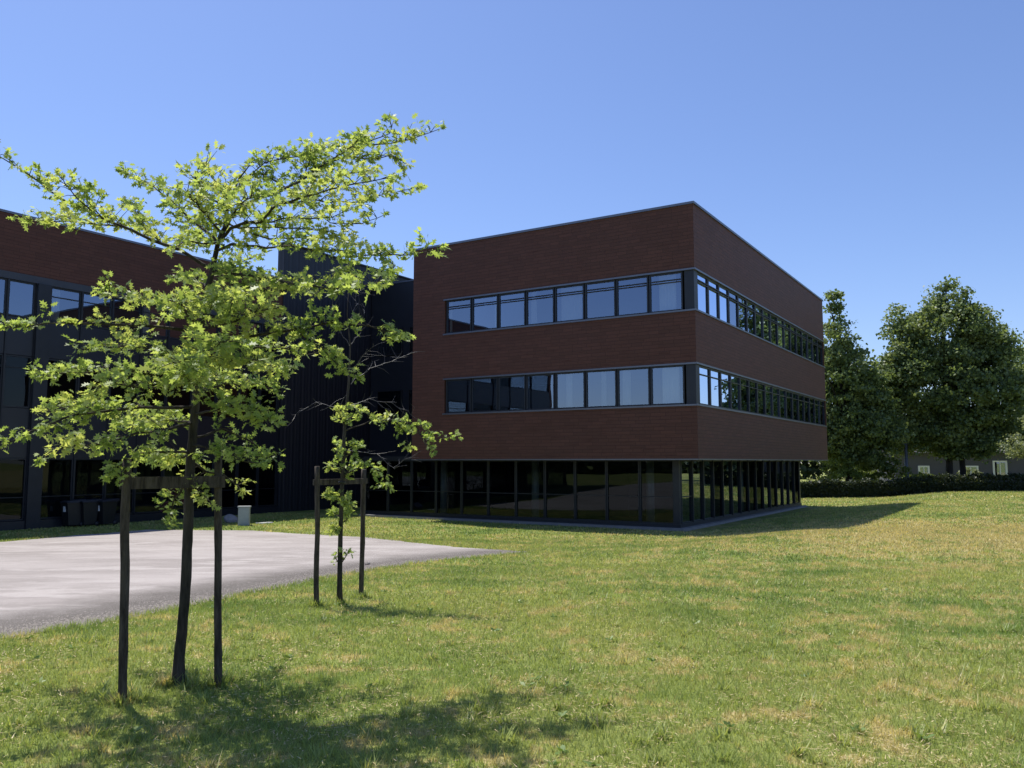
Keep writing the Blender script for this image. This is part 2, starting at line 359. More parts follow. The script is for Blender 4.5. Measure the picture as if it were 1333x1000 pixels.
# thin metal trims along the window strips
for z0, z1 in (W1, W2):
    part(MB().box(-11.75, .03, -.03, .1, z1-.045, z1+.02).box(-.1, .03, .1, LV-.1, z1-.045, z1+.02), 'window_head_trim', 'coping')
    part(MB().box(-11.75, .04, -.05, .1, z0-.03, z0+.035).box(-.1, .05, .1, LV-.1, z0-.03, z0+.035), 'window_sill', 'coping')
    part(MB().box(-.42, -.04, .05, .42, z0+.036, z1-.046), 'corner_post', 'frame')
part(MB().box(-LU, .02, -.02, .06, SOF-.05, SOF-.002).box(-.06, .02, .06, LV, SOF-.05, SOF-.002), 'soffit_trim', 'coping')
def window(axis, a0, a1, z0, z1, plane, parent=B, name='window', g='glass', transom=None, fw=.06, depth=.1, cur=None, sign=1, pan=0.):
    """axis 'x': pane lies in a y=plane wall, outside is -y; axis 'y': x=plane wall, outside is +x"""
    def bx(mb, p0, p1, d0, d1, q0, q1):
        if axis == 'x': mb.box(p0, p1, plane+d0, plane+d1, q0, q1)
        else: mb.box(plane-d1, plane-d0, p0, p1, q0, q1)
    f = MB(); bx(f, a0, a0+fw, 0, depth, z0, z1); bx(f, a1-fw, a1, 0, depth, z0, z1)
    bx(f, a0+fw, a1-fw, 0, depth, z0, z0+fw); bx(f, a0+fw, a1-fw, 0, depth, z1-fw, z1)
    if transom:
        for q in transom: bx(f, a0+fw, a1-fw, -.015, depth-.02, q-.014, q+.014)
    w = f.build(name, M['frame'], parent)
    p = MB(); j = random.uniform(-.002, .002)
    d = .05+j
    if axis == 'x': p.add([(a0+fw, plane+d, z0+fw), (a1-fw, plane+d-j*2, z0+fw), (a1-fw, plane+d-j*2, z1-fw), (a0+fw, plane+d, z1-fw)], [(0, 1, 2, 3)])
    else: p.add([(plane-d, a0+fw, z0+fw), (plane-d+j*2, a1-fw, z0+fw), (plane-d+j*2, a1-fw, z1-fw), (plane-d, a0+fw, z1-fw)], [(0, 1, 2, 3)])
    p.build('pane', M[g], w)
    if cur:
        for c0, c1 in cur:
            c = MB(); n = 14; V = []
            for k in range(n+1):
                t = a0+(a1-a0)*(c0+(c1-c0)*k/n); off = depth+.10+.03*math.sin(k*2.4)
                for z in (z0+.02, z1-.03):
                    V.append((t, plane+off, z) if axis == 'x' else (plane-off, t, z))
            c.add(V, [(2*k, 2*k+2, 2*k+3, 2*k+1) for k in range(n)], True).build('blind', M['curtain'], w)
    return w
# left face: 8 bays 1.4 m between u=0.48 and 11.65
bay = (11.65-.48)/8
cur1 = {0: [(.25, .75)], 3: [(.15, .85)], 4: [(.1, .3)], 7: [(.05, .12)], 6: [(.8, .95)]}
cur2 = {0: [(.3, .8)], 1: [(.1, .35)], 2: [(.45, .6)], 3: [(.3, .5)]}
for k in range(8):
    x1 = -.48-k*bay; x0 = x1-bay
    window('x', x0+.02, x1-.02, W1[0]+.036, W1[1]-.046, .06, transom=(W1[1]-.34, W1[1]-.43), cur=cur1.get(k))  # second bar is the transom's reflection inside the pane, modelled as a bar
    window('x', x0+.02, x1-.02, W2[0]+.036, W2[1]-.046, .06, cur=cur2.get(k), transom=None)
nb = 17; bv = (LV-.14-.44)/nb
for k in range(nb):
    y0 = .44+k*bv; y1 = y0+bv
    window('y', y0+.015, y1-.015, W1[0]+.036, W1[1]-.046, -.06, transom=(W1[1]-.34, W1[1]-.43), cur=[(.2, .6)] if k in (1, 4, 9) else None)  # upper row again: transom plus a bar standing in for its reflection
    window('y', y0+.015, y1-.015, W2[0]+.036, W2[1]-.046, -.06, transom=(W2[1]-.38,), cur=[(.3, .8)] if k in (0, 2, 7) else None)
# ground floor glazing, recessed
GP = 1.23; gz0 = -.72; gz1 = SOF-.05
n = 11; w = (17.4-GP-.2)/n
for k in range(n):
    x1 = -GP-.2-k*w
    window('x', x1-w+.01, x1-.01, gz0, gz1, GP, name='glazing_panel', g='glass_g', transom=(.32,), depth=.14, fw=.05)
n = 15; w2 = (20.8-GP-.2)/n
for k in range(n):
    y0 = GP+.2+k*w2
    window('y', y0+.01, y0+w2-.01, gz0, gz1, -GP, name='glazing_panel', g='glass_g', transom=(.32,) if k < 1 else None, depth=.14, fw=.05)
    part(MB().box(-GP-.02, -GP+.035, y0-.035, y0+.035, gz0, gz1), 'mullion_fin', 'frame')
part(MB().box(-GP-.2, -GP+.02, GP-.02, GP+.2, gz0, gz1), 'corner_post', 'frame')
part(MB().box(-17.4, -GP+.35, GP-.4, GP+.16, GL-.3, gz0-.13).box(-GP-.16, -GP+.35, GP+.16, 21, GL-.3, gz0-.13), 'plinth', 'concrete')
part(MB().box(-17.4, -GP+.06, GP-.06, GP+.16, gz0-.13, gz0).box(-GP-.16, -GP+.06, GP+.16, 20.9, gz0-.13, gz0), 'glazing_base', 'frame')
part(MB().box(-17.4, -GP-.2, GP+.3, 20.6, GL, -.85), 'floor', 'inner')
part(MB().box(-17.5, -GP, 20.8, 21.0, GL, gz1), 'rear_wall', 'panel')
for xx, yy in ((-3, 2.6), (-8.5, 2.6), (-13.6, 2.6), (-2.7, 8), (-2.7, 14)):
    part(MB().tube([(xx, yy, -.85), (xx, yy, 1.79)], .17, 14), 'column', 'lamp')
part(MB().box(-17.5, -LU-.002, GP-.05, 8, SOF-.06, SOF+.14), 'low_roof', 'panel')
part(MB().box(-17.5, -17.4, GP, 8, GL, SOF-.07), 'side_wall', 'panel')
# link and stair tower
part(MB().box(-23.2, -LU-.003, 8, 14, GL, 12.3), 'link_wall', 'panel')
for x0 in (-22.6, -20.2, -17.8, -15.8):
    window('x', x0, x0+1.9, 8.0, 9.6, 7.9, name='window', g='glass_g'); window('x', x0, x0+1.9, 4.3, 5.9, 7.9, name='window', g='glass_g')
part(MB().box(-23.2, -LU, 7.95, 8.25, 12.302, 12.38), 'link_coping', 'coping')
c = MB(); V = []; nn = 116
for k in range(nn+1):
    y = 1.03+(8-1.03)*k/nn; off = (.009 if (k//2) % 2 else 0)
    V += [(-23.25+off, y, GL-.2), (-23.25+off, y, 13.45)]
c.add(V, [(2*k, 2*k+2, 2*k+3, 2*k+1) for k in range(nn)])
c.box(-23.75, -23.27, 1.03, 14, GL-.2, 13.44)
tw = part(c, 'stair_tower', 'corr'); tw['label'] = 'tall windowless stair tower in dark corrugated metal'
part(MB().box(-29, -23.76, 1.04, 14, GL, 11.3).box(-23.74, -23.4, 1.021, 1.028, GL, 11.3), 'tower_body', 'panel')
part(MB().box(-23.8, -23.15, .98, 14, 13.452, 13.53), 'tower_coping', 'panel')
# wing
WX = -23.3
part(MB().box(WX-.3, WX, -30, 1.02, 9.15, TOP), 'cladding_band', 'brick')
part(MB().box(WX-12, WX-.301, -30, 1.02, 9.0, TOP-.2).box(WX-12, WX-.02, -30.3, -30.001, GL, TOP), 'wing_end_wall', 'brick')
part(MB().box(WX-.32, WX+.05, -30, 1.0, TOP, TOP+.09), 'roof_coping', 'coping')
part(MB().box(WX-.25, WX+.03, -30, 1.02, 8.87, 9.148), 'fascia', 'fascia')
part(MB().box(WX-.22, WX-.03, -30, 1.02, 5.9, 7.4).box(WX-.22, WX-.03, -30, 1.02, 1.85, 3.8), 'spandrel_panel', 'panel')
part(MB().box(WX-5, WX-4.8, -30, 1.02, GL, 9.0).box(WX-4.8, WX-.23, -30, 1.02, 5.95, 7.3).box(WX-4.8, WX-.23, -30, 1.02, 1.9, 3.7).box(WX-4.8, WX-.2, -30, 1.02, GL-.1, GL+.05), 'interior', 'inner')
edges = [-29.9, -27, -24.1, -21.2, -18.3, -15.9, -14.5, -13.0, -11.9, -11.35, -10, -8.6, -7.2, -5.8, -4.4, -3.0, -1.6, -.3, .95]
for a, b in zip(edges[:-1], edges[1:]):
    if abs(a+11.9) < .01: continue
    window('y', a+.02, b-.02, 7.42, 8.86, WX-.04, g='glass' if a > -16 else 'glass_g', transom=(8.45,) if a > -11.5 else None, cur=[(.1, .4)] if random.random() < .3 else None)
    window('y', a+.02, b-.02, 3.82, 5.88, WX-.04, g='glass_g', transom=(5.4,))
    window('y', a+.02, b-.02, -.6, 1.84, WX-.04, name='glazing_panel', g='glass_g', transom=(.3,))
    part(MB().box(WX-.04, WX+.02, b-.03, b+.03, GL, 8.86), 'mullion_fin', 'frame')
part(MB().box(WX-.3, WX+.12, -11.9, -11.35, GL, 8.866), 'pillar', 'frame')
part(MB().box(WX-.2, WX+.04, -30, 1.02, GL-.3, -.62), 'plinth', 'panel')

# ------------------------------------------------------------------ foliage tools
LEAF = [(0, 0), (.06, .15), (.24, .14), (.10, .30), (.36, .40), (.12, .52), (.30, .78), (.10, .74), (0, 1)]
LEAFP = LEAF+[(-x, y) for x, y in LEAF[-2:0:-1]]
LP = np.array([(x, y, .22*abs(x)-.18*y*y) for x, y in LEAFP])
def place_shape(T, P, D, S, roll=True, N=None):
    """copies of template T (k,3; length along y, face +z) at P along direction D scaled by S"""
    n = len(P); D = D/np.linalg.norm(D, axis=1)[:, None]
    if N is None: N = rng.normal(0, 1, (n, 3))+np.array([0, 0, 1.1])
    X = np.cross(D, N); X /= np.linalg.norm(X, axis=1)[:, None]+1e-9; Zv = np.cross(X, D)
    return P[:, None, :]+S[:, None, None]*(T[None, :, 0:1]*X[:, None, :]+T[None, :, 1:2]*D[:, None, :]+T[None, :, 2:3]*Zv[:, None, :])
class Sapling:
    def __init__(s): s.wood = MB(); s.P = []; s.D = []; s.bare = MB()
    def limb(s, pts, r0, r1, n=6):
        q = []; 
        for a, b in zip(pts[:-1], pts[1:]):
            m = max(2, int((b-a).length/.07))
            for k in range(m):
                p = a.lerp(b, k/m); q.append(p+Vector((noise.noise(p*5), noise.noise(p*5+Vector((9, 0, 0))), noise.noise(p*5+Vector((0, 9, 0)))))*(.022 if q else 0))
        q.append(pts[-1]); s.wood.tube(q, [r0+(r1-r0)*i/(len(q)-1) for i in range(len(q))], n); return q
    def rosette(s, p, d, k, spread=.9):
        for _ in range(k):
            v = d+Vector((random.gauss(0, 1), random.gauss(0, 1), random.gauss(-.1, .7)))*spread
            s.P.append(p+Vector((random.gauss(0, 1), random.gauss(0, 1), random.gauss(0, .8)))*.018); s.D.append(v)
    def leafy(s, pts, start, dens, tw, sag=0):
        """twigs along the outer part of a limb, each carrying rosettes"""
        L = len(pts)
        for i in range(int(L*start), L-1):
            d = (pts[i+1]-pts[i]).normalized(); m = dens*random.uniform(.5, 1.5); m = int(m)+(random.random() < m % 1)
            for _ in range(m):
                a = random.uniform(0, 6.28); side = Vector((math.cos(a), math.sin(a)*.9, .25*random.gauss(0, 1)+.15)); side = (side+d*.6).normalized()
                l = tw*random.uniform(.3, 1.15)*(1.05-.35*i/L); e = pts[i]+side*l+Vector((0, 0, random.gauss(.01, .03)-sag*l)); m_ = pts[i].lerp(e, .5)+Vector((0, 0, .01))
                s.wood.tube([pts[i], m_, e], [.0035, .0025, .0015], 4, False)
                s.rosette(e, side, random.randint(4, 6)); s.rosette(m_, side, random.randint(1, 3))
        s.rosette(pts[-1], (pts[-1]-pts[-2]).normalized(), 6)

def limb_points(px, dep, Y, O, SK):
    # a limb leaves the nearest point of the wood already grown
    c = at(px[0][0], px[0][1], Y); cx_, cz = c.x/c.y, (c.z-EYE)/c.y
    p0 = min(SK, key=lambda p: (p.x/p.y-cx_)**2+((p.z-EYE)/p.y-cz)**2); d0 = p0.y-Y
    L = [0]
    for a, b in zip(px[:-1], px[1:]): L.append(L[-1]+math.hypot(b[0]-a[0], b[1]-a[1]))
    pts = [at(x, y, Y+d0+(dep-d0)*l/L[-1])-O for (x, y), l in zip(px, L)]; pts[0] = p0-O
    return pts, d0
# low broad-leaved weeds in the lawn
m = 170; wy = 3+17*rng.random(m)**1.3; wx = rng.uniform(-1, 1, m)*(.72*wy+1.5); ok = ~inpoly(wx, wy, poly); wx, wy = wx[ok], wy[ok]; m = len(wx); k = 9
pp = np.repeat(np.stack([wx, wy, hgt(wx, wy)+.018], -1), k, 0); aa = rng.uniform(0, math.tau, m*k); pp[:, 0] += rng.normal(0, .01, m*k); pp[:, 1] += rng.normal(0, .01, m*k)
WT = np.array([(0, 0, 0), (.16, .35, .02), (.2, .65, .03), (0, 1, -.05), (-.2, .65, .03), (-.16, .35, .02)])
tag(bulk('lawn_weeds', place_shape(WT, pp, np.stack([np.cos(aa), np.sin(aa), rng.uniform(.1, .7, m*k)], -1), rng.uniform(.03, .075, m*k)), 6, [tuple(range(6))], M['weed']), 'low broad leaved weeds scattered in the lawn', 'weeds', kind='stuff')
# ------------------------------------------------------------------ tree in the foreground
root = empty('young_oak_tree', at(232, 893, 6.54)); O = root.location.copy()
tag(root, 'larger bushy young oak with spreading bright green crown, nearest to the camera', 'tree')
S = Sapling(); Y0 = 6.5
tr = [at(232, 897, 6.54), at(233, 860, 6.54), at(239, 800, 6.53), at(243, 740, 6.52), at(245, 680, 6.5), at(248, 600, 6.5), at(253, 540, 6.5), at(259, 480, 6.5), at(263, 420, 6.5), at(268, 385, 6.5), at(277, 350, 6.5), at(284, 315, 6.5), at(293, 290, 6.52), at(297, 262, 6.55), at(312, 232, 6.6), at(325, 215, 6.6)]
rr = [.054, .042, .038, .039, .037, .035, .032, .029, .026, .024, .021, .018, .014, .010, .007, .004]
tq = []; rq = []
for i in range(len(tr)-1):
    m = max(2, int((tr[i+1]-tr[i]).length/.06))
    for k in range(m): tq.append(tr[i].lerp(tr[i+1], k/m)+Vector((noise.noise(tr[i]*3+Vector((k, 0, 0))), 0, 0))*.004); rq.append(rr[i]+(rr[i+1]-rr[i])*k/m)
tq.append(tr[-1]); rq.append(rr[-1])
TR = MB().tube([p-O for p in tq], rq, 14, True, .10).build('trunk', M['bark'], root)
SK = list(tq)
BR = [  # pixel polyline of the limb, depth at its tip, start of leaves, density, twig length
 ([(277,348),(235,326),(172,302),(122,278),(82,262),(52,238),(12,210),(-25,186)], -.35, .30, 1.0, .17),
 ([(172,302),(140,292),(95,290),(50,288),(22,284)], .25, .1, 1.3, .15),
 ([(122,278),(105,262),(82,240),(76,228)], -.5, .1, 1.3, .12),
 ([(135,285),(112,262),(102,232)], -.3, .1, 1.0, .09),
 ([(215,318),(190,298),(172,272),(168,262)], .6, .1, 1.4, .14),
 ([(283,318),(252,290),(226,264),(200,244),(172,230),(160,222)], .5, .2, 1.3, .15),
 ([(288,300),(268,280),(250,262),(240,245)], -.7, .2, 1.6, .2),
 ([(296,262),(312,238),(345,214),(346,200)], .5, .1, 1.4, .14),
 ([(357,253),(385,250),(425,238),(455,225),(490,222)], .9, .1, 1.5, .14),
 ([(394,235),(425,212),(450,196),(470,175)], -.2, .1, 1.3, .13),
 ([(345,215),(375,205),(405,200),(430,190)], .2, .1, 1.2, .13),
 ([(390,283),(430,290),(470,292),(500,280)], .6, .1, 1.2, .13),
 ([(320,300),(350,312),(390,310),(430,312),(470,322)], .5, .1, 1.2, .13),
 ([(297,262),(285,245),(272,225),(262,212)], .3, .1, 1.6, .16),
 ([(293,275),(275,262),(262,240),(248,228)], -.5, .1, 1.4, .18),
 ([(290,285),(310,270),(325,255),(330,240)], -.7, .1, 1.4, .18),
 ([(286,310),(262,318),(240,312),(222,322)], -.4, .1, 1.3, .14),
 ([(290,290),(262,300),(250,320),(225,310)], .8, .1, 1.2, .18),
 ([(284,315),(300,283),(326,262),(357,253),(394,235),(412,220),(446,206),(466,192),(505,175),(512,158)], .4, .22, .95, .15),
 ([(466,192),(505,188),(538,182),(572,168)], .45, .15, 1.1, .11),
 ([(446,206),(482,205),(515,205),(525,218)], .1, .3, 1.5, .12),
 ([(394,235),(405,205),(415,188)], .6, .3, 1.8, .14),
 ([(446,206),(455,190),(470,180)], .3, .2, 1.2, .12),
 ([(284,318),(300,297),(339,288),(360,268),(410,250),(460,240),(505,232)], -.6, .2, 1.2, .16),
 ([(360,268),(400,262),(440,262),(470,262),(505,252),(540,246)], .9, .1, 1.15, .14),
 ([(339,288),(380,285),(430,285),(460,272)], -.2, .1, 1.2, .15),
 ([(300,297),(345,296),(390,298),(430,300),(455,318)], .35, .1, 1.0, .15),
 ([(282,332),(300,318),(362,323),(400,322),(440,328)], -.6, .15, .95, .13),
 ([(400,322),(450,331),(497,335),(540,332),(572,324)], -.8, .1, .95, .1),
 ([(497,335),(515,348),(505,365)], -.8, .1, .9, .08),
 ([(276,352),(320,360),(380,370),(440,376),(500,366)], -.95, .12, 1.4, .14),
 ([(276,352),(310,375),(360,378),(420,368),(480,352)], -.3, .2, 1.2, .15),
 ([(272,372),(250,362),(232,360)], .9, .3, .8, .10),
 ([(270,378),(290,365),(310,345),(330,335)], .9, .2, 1.2, .16),
 ([(262,420),(225,400),(185,388),(150,382),(132,378)], -.7, .2, 1.5, .15),
 ([(262,432),(205,425),(145,424),(85,420),(35,424),(-20,428)], -.5, .3, 1.3, .11),
 ([(262,425),(240,402),(222,388)], -1.0, .3, 1.5, .15),
 ([(264,410),(280,395),(296,385),(310,392)], -.8, .2, 2.0, .2),
 ([(262,432),(300,420),(335,405),(360,402)], -.5, .2, 1.8, .18),
 ([(261,455),(320,440),(380,430),(430,420),(480,424),(528,440)], -.4, .22, 1.5, .12),
 ([(380,430),(420,450),(445,480),(462,492)], -.2, .1, 1.4, .1),
 ([(261,450),(340,450),(400,462),(440,455)], .6, .3, 1.3, .15),
 ([(259,470),(215,462),(175,450),(130,452),(100,455)], -.9, .2, 1.2, .16),
 ([(258,480),(200,485),(150,482),(100,486),(55,490),(38,485)], .5, .3, 1.2, .13),
 ([(257,490),(225,500),(190,505),(150,500),(120,505)], -1.0, .2, 1.4, .17),
 ([(258,480),(300,470),(340,470),(375,485)], -.9, .2, 1.5, .17),
 ([(258,480),(280,455),(290,440)], -1.0, .2, 1.8, .2),
 ([(256,510),(300,500),(335,500),(362,515)], .7, .2, 1.3, .16),
 ([(254,535),(200,530),(140,535),(85,545),(40,560),(0,582),(-20,585)], -.4, .25, 1.4, .13),
 ([(140,535),(95,528),(60,535)], .2, .1, 1.5, .13),
 ([(252,550),(200,562),(150,572),(100,580),(60,592)], -.9, .22, 1.4, .14),
 ([(252,545),(215,548),(180,555),(150,552)], .8, .2, 1.5, .17),
 ([(253,540),(295,530),(330,535),(352,555)], -.6, .22, 1.3, .15),
 ([(251,565),(290,560),(330,575),(362,604)], .3, .25, 1.2, .11),
 ([(250,575),(280,585),(320,600),(345,602)], -.4, .25, 1.2, .13),
 ([(249,590),(215,588),(180,592),(158,612),(155,625)], -.5, .25, 1.4, .11),
 ([(250,585),(225,600),(200,598)], .8, .2, 1.6, .16),
 ([(248,605),(270,615),(292,618),(318,640)], .3, .2, 1.1, .1),
 ([(247,620),(235,640),(222,662),(216,678)], .4, .35, .9, .07),
 ([(247,625),(262,640),(275,658)], -.3, .3, .9, .08),
 ([(256,510),(240,490),(235,470)], -1.1, .2, 1.8, .2),
 ([(256,520),(270,500),(300,480)], 1.0, .2, 1.6, .2),
]
for px, dep, st, dn, tw in BR:
    dep *= 1.45
    L = [0]; 
    for a, b in zip(px[:-1], px[1:]): L.append(L[-1]+math.hypot(b[0]-a[0], b[1]-a[1]))
    on_trunk = 244 < px[0][0] < 300
    pts, r0_ = limb_points(px, dep, Y0, O, SK)
    r = .014 if on_trunk else .008
    r *= .6+.5*min(1, L[-1]/300)
    q = S.limb(pts, r, .0025); SK += [p+O for p in q]
    S.leafy(q, st, dn*1.95, tw)
S.wood.build('branches', M['bark'], root)
P = np.array([tuple(p) for p in S.P]); D = np.array([tuple(p) for p in S.D]); print('oak leaves', len(P))
bulk('foliage', place_shape(LP, P, D, rng.uniform(.036, .082, len(P))), len(LP), [tuple(range(len(LP)))], M['oak'], root)

# second, thin tree
root = empty('young_oak_tree', at(442, 787, 10.96)); O = root.location.copy()
tag(root, 'thin sparse young oak with bare dead twigs beside the edge of the asphalt', 'tree')
S = Sapling(); Y2 = 10.9
tp = [at(442,790,10.96), at(442,760,10.95), at(443,700,Y2), at(445,640,Y2), at(447,590,Y2), at(449,550,Y2), at(454,500,Y2), at(456,450,Y2), at(452,410,Y2), at(454,375,Y2)]
rr = [.045,.033,.030,.028,.025,.021,.016,.011,.007,.004]
MB().tube([p-O for p in tp], rr, 10, True, .12).build('trunk', M['bark'], root)
SK = [tp[i].lerp(tp[i+1], k/10) for i in range(len(tp)-1) for k in range(10)]
B2 = [([(449,555),(445,545),(440,532)], -.2, .1, 2.2, .13), ([(449,550),(462,540),(470,532)], .3, .2, 2, .12),
      ([(448,560),(480,548),(510,548),(540,552),(552,560)], -.4, .4, 2.2, .12), ([(512,549),(528,565),(532,582)], -.3, .3, 1.6, .1),
      ([(540,552),(552,575),(575,572),(594,568)], -.6, .3, 1.8, .1), ([(552,575),(562,590)], -.5, .1, 1.8, .08),
      ([(447,600),(438,590),(434,575)], .2, .1, 2.4, .15), ([(447,600),(460,585),(468,578)], -.3, .1, 2.2, .14), ([(446,615),(436,612),(430,606)], -.1, .1, 2, .12), ([(446,620),(455,612),(462,605)], .2, .1, 2.2, .13),
      ([(446,620),(478,602),(492,615),(500,630),(508,636)], -.3, .35, 2.0, .11),
      ([(445,655),(434,648),(428,645)], -.1, .1, 2.0, .1), ([(445,660),(455,655),(456,648)], .1, .1, 2.0, .1), ([(444,675),(436,668),(430,668)], .1, .2, 1.8, .09), ([(444,680),(452,676),(456,668)], .1, .2, 1.8, .09),
      ([(443,695),(436,690),(432,692)], -.1, .2, 1.6, .07), ([(443,735),(438,728),(436,722)], 0, .3, .7, .05), ([(443,735),(450,724),(453,720)], 0, .3, .7, .05)]
low = None
for px, dep, st, dn, tw in B2:
    L = [0]
    for a, b in zip(px[:-1], px[1:]): L.append(L[-1]+math.hypot(b[0]-a[0], b[1]-a[1]))
    if px[0] == (443, 735) and low is None: low = S.wood; S.wood = MB()
    pts, r0_ = limb_points(px, dep, Y2, O, SK)
    q = S.limb(pts, .009, .0025, 5); SK += [p+O for p in q]; S.leafy(q, st, dn*1.1, tw)
S.wood.build('low_shoot', M['bark'], root); low.build('branches', M['bark'], root)
P = np.array([tuple(p) for p in S.P]); D = np.array([tuple(p) for p in S.D]); print('oak2 leaves', len(P))
bulk('foliage', place_shape(LP, P, D, rng.uniform(.05, .095, len(P))), len(LP), [tuple(range(len(LP)))], M['oak'], root)
bare = MB()
def bare_twig(px, d1, r=.0045, depth=2):
    pts = [at(x, y, Y2+d1*i/(len(px)-1))-O for i, (x, y) in enumerate(px)]
    q = []
    for a, b in zip(pts[:-1], pts[1:]):
        for k in range(6): p = a.lerp(b, k/6); q.append(p+Vector((noise.noise(p*9), noise.noise(p*9+Vector((5, 0, 0))), noise.noise(p*9+Vector((0, 5, 0)))))*.03)
    q.append(pts[-1]); bare.tube(q, [r+(.0018-r)*i/(len(q)-1) for i in range(len(q))], 4, False)
    for i in range(4, len(q), 2):
        for _ in range(2):
            d = (q[i]-q[i-1]).normalized()+Vector((random.gauss(0, .7), random.gauss(0, .7), random.gauss(.1, .5))); l = random.uniform(.08, .3)
            m = q[i]+d.normalized()*l*.5; e = m+(d+Vector((random.gauss(0, .5), random.gauss(0, .5), random.gauss(0, .4)))).normalized()*l*.5
            bare.tube([q[i], m, e], [.0022, .0018, .0011], 4, False)
for px, d in (([(455,500),(480,480),(510,470),(530,462)], .5), ([(455,490),(470,465),(485,452)], -.4), ([(454,510),(440,530),(410,524),(385,540)], .2), ([(452,530),(480,520),(510,525),(535,540)], .3),
              ([(448,585),(490,592),(512,608),(534,596)], -.2), ([(455,450),(470,430),(475,400)], .2), ([(455,450),(440,425),(432,400)], -.2), ([(454,420),(462,400),(466,380)], .1)):
    bare_twig(px, d)
bare.build('bare_twigs', M['twig'], root)

# ------------------------------------------------------------------ stakes and cross boards
def stake(px, yt, yb, Yb, Yt, r, label):
    b = at(px[1], yb, Yb); t = at(px[0], yt, Yt); o = empty('tree_stake', b)
    n = 14; pts = [(b.lerp(t, i/n)-b) for i in range(n+1)]; pts[0] += Vector((0, 0, -.1))
    pts = [p+Vector((noise.noise(p*2+b), noise.noise(p*2-b), 0))*.012 for p in pts]
    MB().tube(pts, [r*random.uniform(.95, 1.05) for _ in pts], 12, True, .06).build('post', M['stake'], o)
    tag(o, label, 'stake', 'wooden tree stakes'); return o
stake((165, 160), 597, 918, 6.04, 5.98, .031, 'thick round wooden stake left of the larger oak, nearest to the camera')
stake((284, 284), 592, 895, 6.52, 6.45, .029, 'round wooden stake right of the larger oak trunk')
stake((413, 412), 607, 791, 10.72, 10.7, .033, 'wooden stake left of the thin oak, with its reddish top')
stake((474, 470), 611, 779, 11.6, 11.5, .033, 'slightly bent wooden stake right of the thin oak')
def board(a, b, h, th, label):
    d = (b-a); L = d.length; o = empty('cross_board', a, math.atan2(d.y, d.x))
    MB().box(-.05, L+.05, -th/2, th/2, -h/2, h/2).build('plank', M['stake'], o, .004)
    tag(o, label, 'board', 'boards between the stakes'); return o
board(at(166, 629, 6.05), at(284, 627, 6.42), .088, .03, 'dark horizontal board nailed across the stakes of the larger oak')
board(at(412, 628, 10.72), at(474, 628, 11.45), .075, .03, 'horizontal board nailed across the stakes of the thin oak')
def strap(c, r, label):
    pts = [c+Vector((math.cos(t)*r, math.sin(t)*r*1.2, 0)) for t in np.linspace(0, 6.28, 17)]
    o = MB().tube(pts, .014, 6, False).build('tree_tie', M['strap']); tag(o, label, 'strap', 'tree ties')
strap(at(247, 628, 6.5), .056, 'black rubber tie around the trunk of the larger oak'); strap(at(445, 628, 10.92), .038, 'black rubber tie around the trunk of the thin oak')

# ------------------------------------------------------------------ big trees, shrubs, hedge
QL = np.array([(-.32, .15, 0), (0, 0, 0), (.32, .2, .05), (.42, .6, .02), (0, 1, -.08), (-.4, .65, .03)])
QF = [(0, 1, 2, 3, 4, 5)]
def crown_points(blobs, n, clump=.75):
    out = []; vols = np.array([b[3]*b[4]*b[5] for b in blobs])**.8; vols = vols/vols.sum()
    for b, f in zip(blobs, vols):
        m = max(5, int(f*n/105))
        c = rng.normal(0, 1, (m, 3)); c /= np.linalg.norm(c, axis=1)[:, None]; rad = rng.uniform(.3, 1.08, m)**.6
        c = c*rad[:, None]*np.array(b[3:6])+np.array(b[:3])
        k = int(f*n/m)+1; sz = clump*rng.uniform(.5, 1.25, m)
        p = np.clip(rng.normal(0, 1, (m, k, 3)), -1.7, 1.7)*sz[:, None, None]*np.array([.70, .70, .34])+c[:, None, :]
        out.append(p.reshape(-1, 3))
    return np.concatenate(out)
def big_tree(name, base, blobs, trunks, n, leaf, mat, label, group=None, cat='tree', clump=.75, limbs=14, kinds='bark2'):
    o = empty(name, base); tag(o, label, cat, group)
    t = MB()
    for (x0, x1, y1, z1, r) in trunks:
        pts = [Vector((x0+(x1-x0)*k/6+.08*math.sin(k*2.), y1*k/6, -.2+z1*k/6)) for k in range(7)]
        t.tube(pts, [r*(1.25 if k == 0 else 1-.11*k) for k in range(7)], 10, True, .12)
    t.build('trunk', M[kinds], o)
    l = MB(); tr0 = trunks[0]
    for i in range(limbs):
        b = random.choice(blobs); q = Vector(b[:3])+Vector((random.uniform(-.8, .8)*b[3], random.uniform(-.8, .8)*b[4], random.uniform(-.7, .8)*b[5]))
        k = random.uniform(.35, .95); s0 = Vector((tr0[0]+(tr0[1]-tr0[0])*k, tr0[2]*k, tr0[3]*k))
        m = s0.lerp(q, .5)+Vector((0, 0, .1*(q-s0).length)); r = tr0[4]*.35
        l.tube([s0, m, q], [r, r*.6, r*.2], 5, False)
    l.build('branches', M[kinds], o)
    P = crown_points(blobs, n, clump); P = P[P[:, 2] > .15]; gap = np.array([noise.noise(Vector(q)*.55) for q in P.tolist()]); P = P[gap > -.34]
    D = rng.normal(0, 1, (len(P), 3)); D[:, 2] -= .3
    bulk('crown', place_shape(QL, P, D, leaf*rng.uniform(.6, 1.3, len(P))), len(QL), QF, M[mat], o)
    return o
def G(px, Y): x = (px-666.5)/1083.7*Y; return Vector((x, Y, float(hgt(x, Y))))
TG = 'tall trees behind the hedge'
def ell(*a): return list(a)
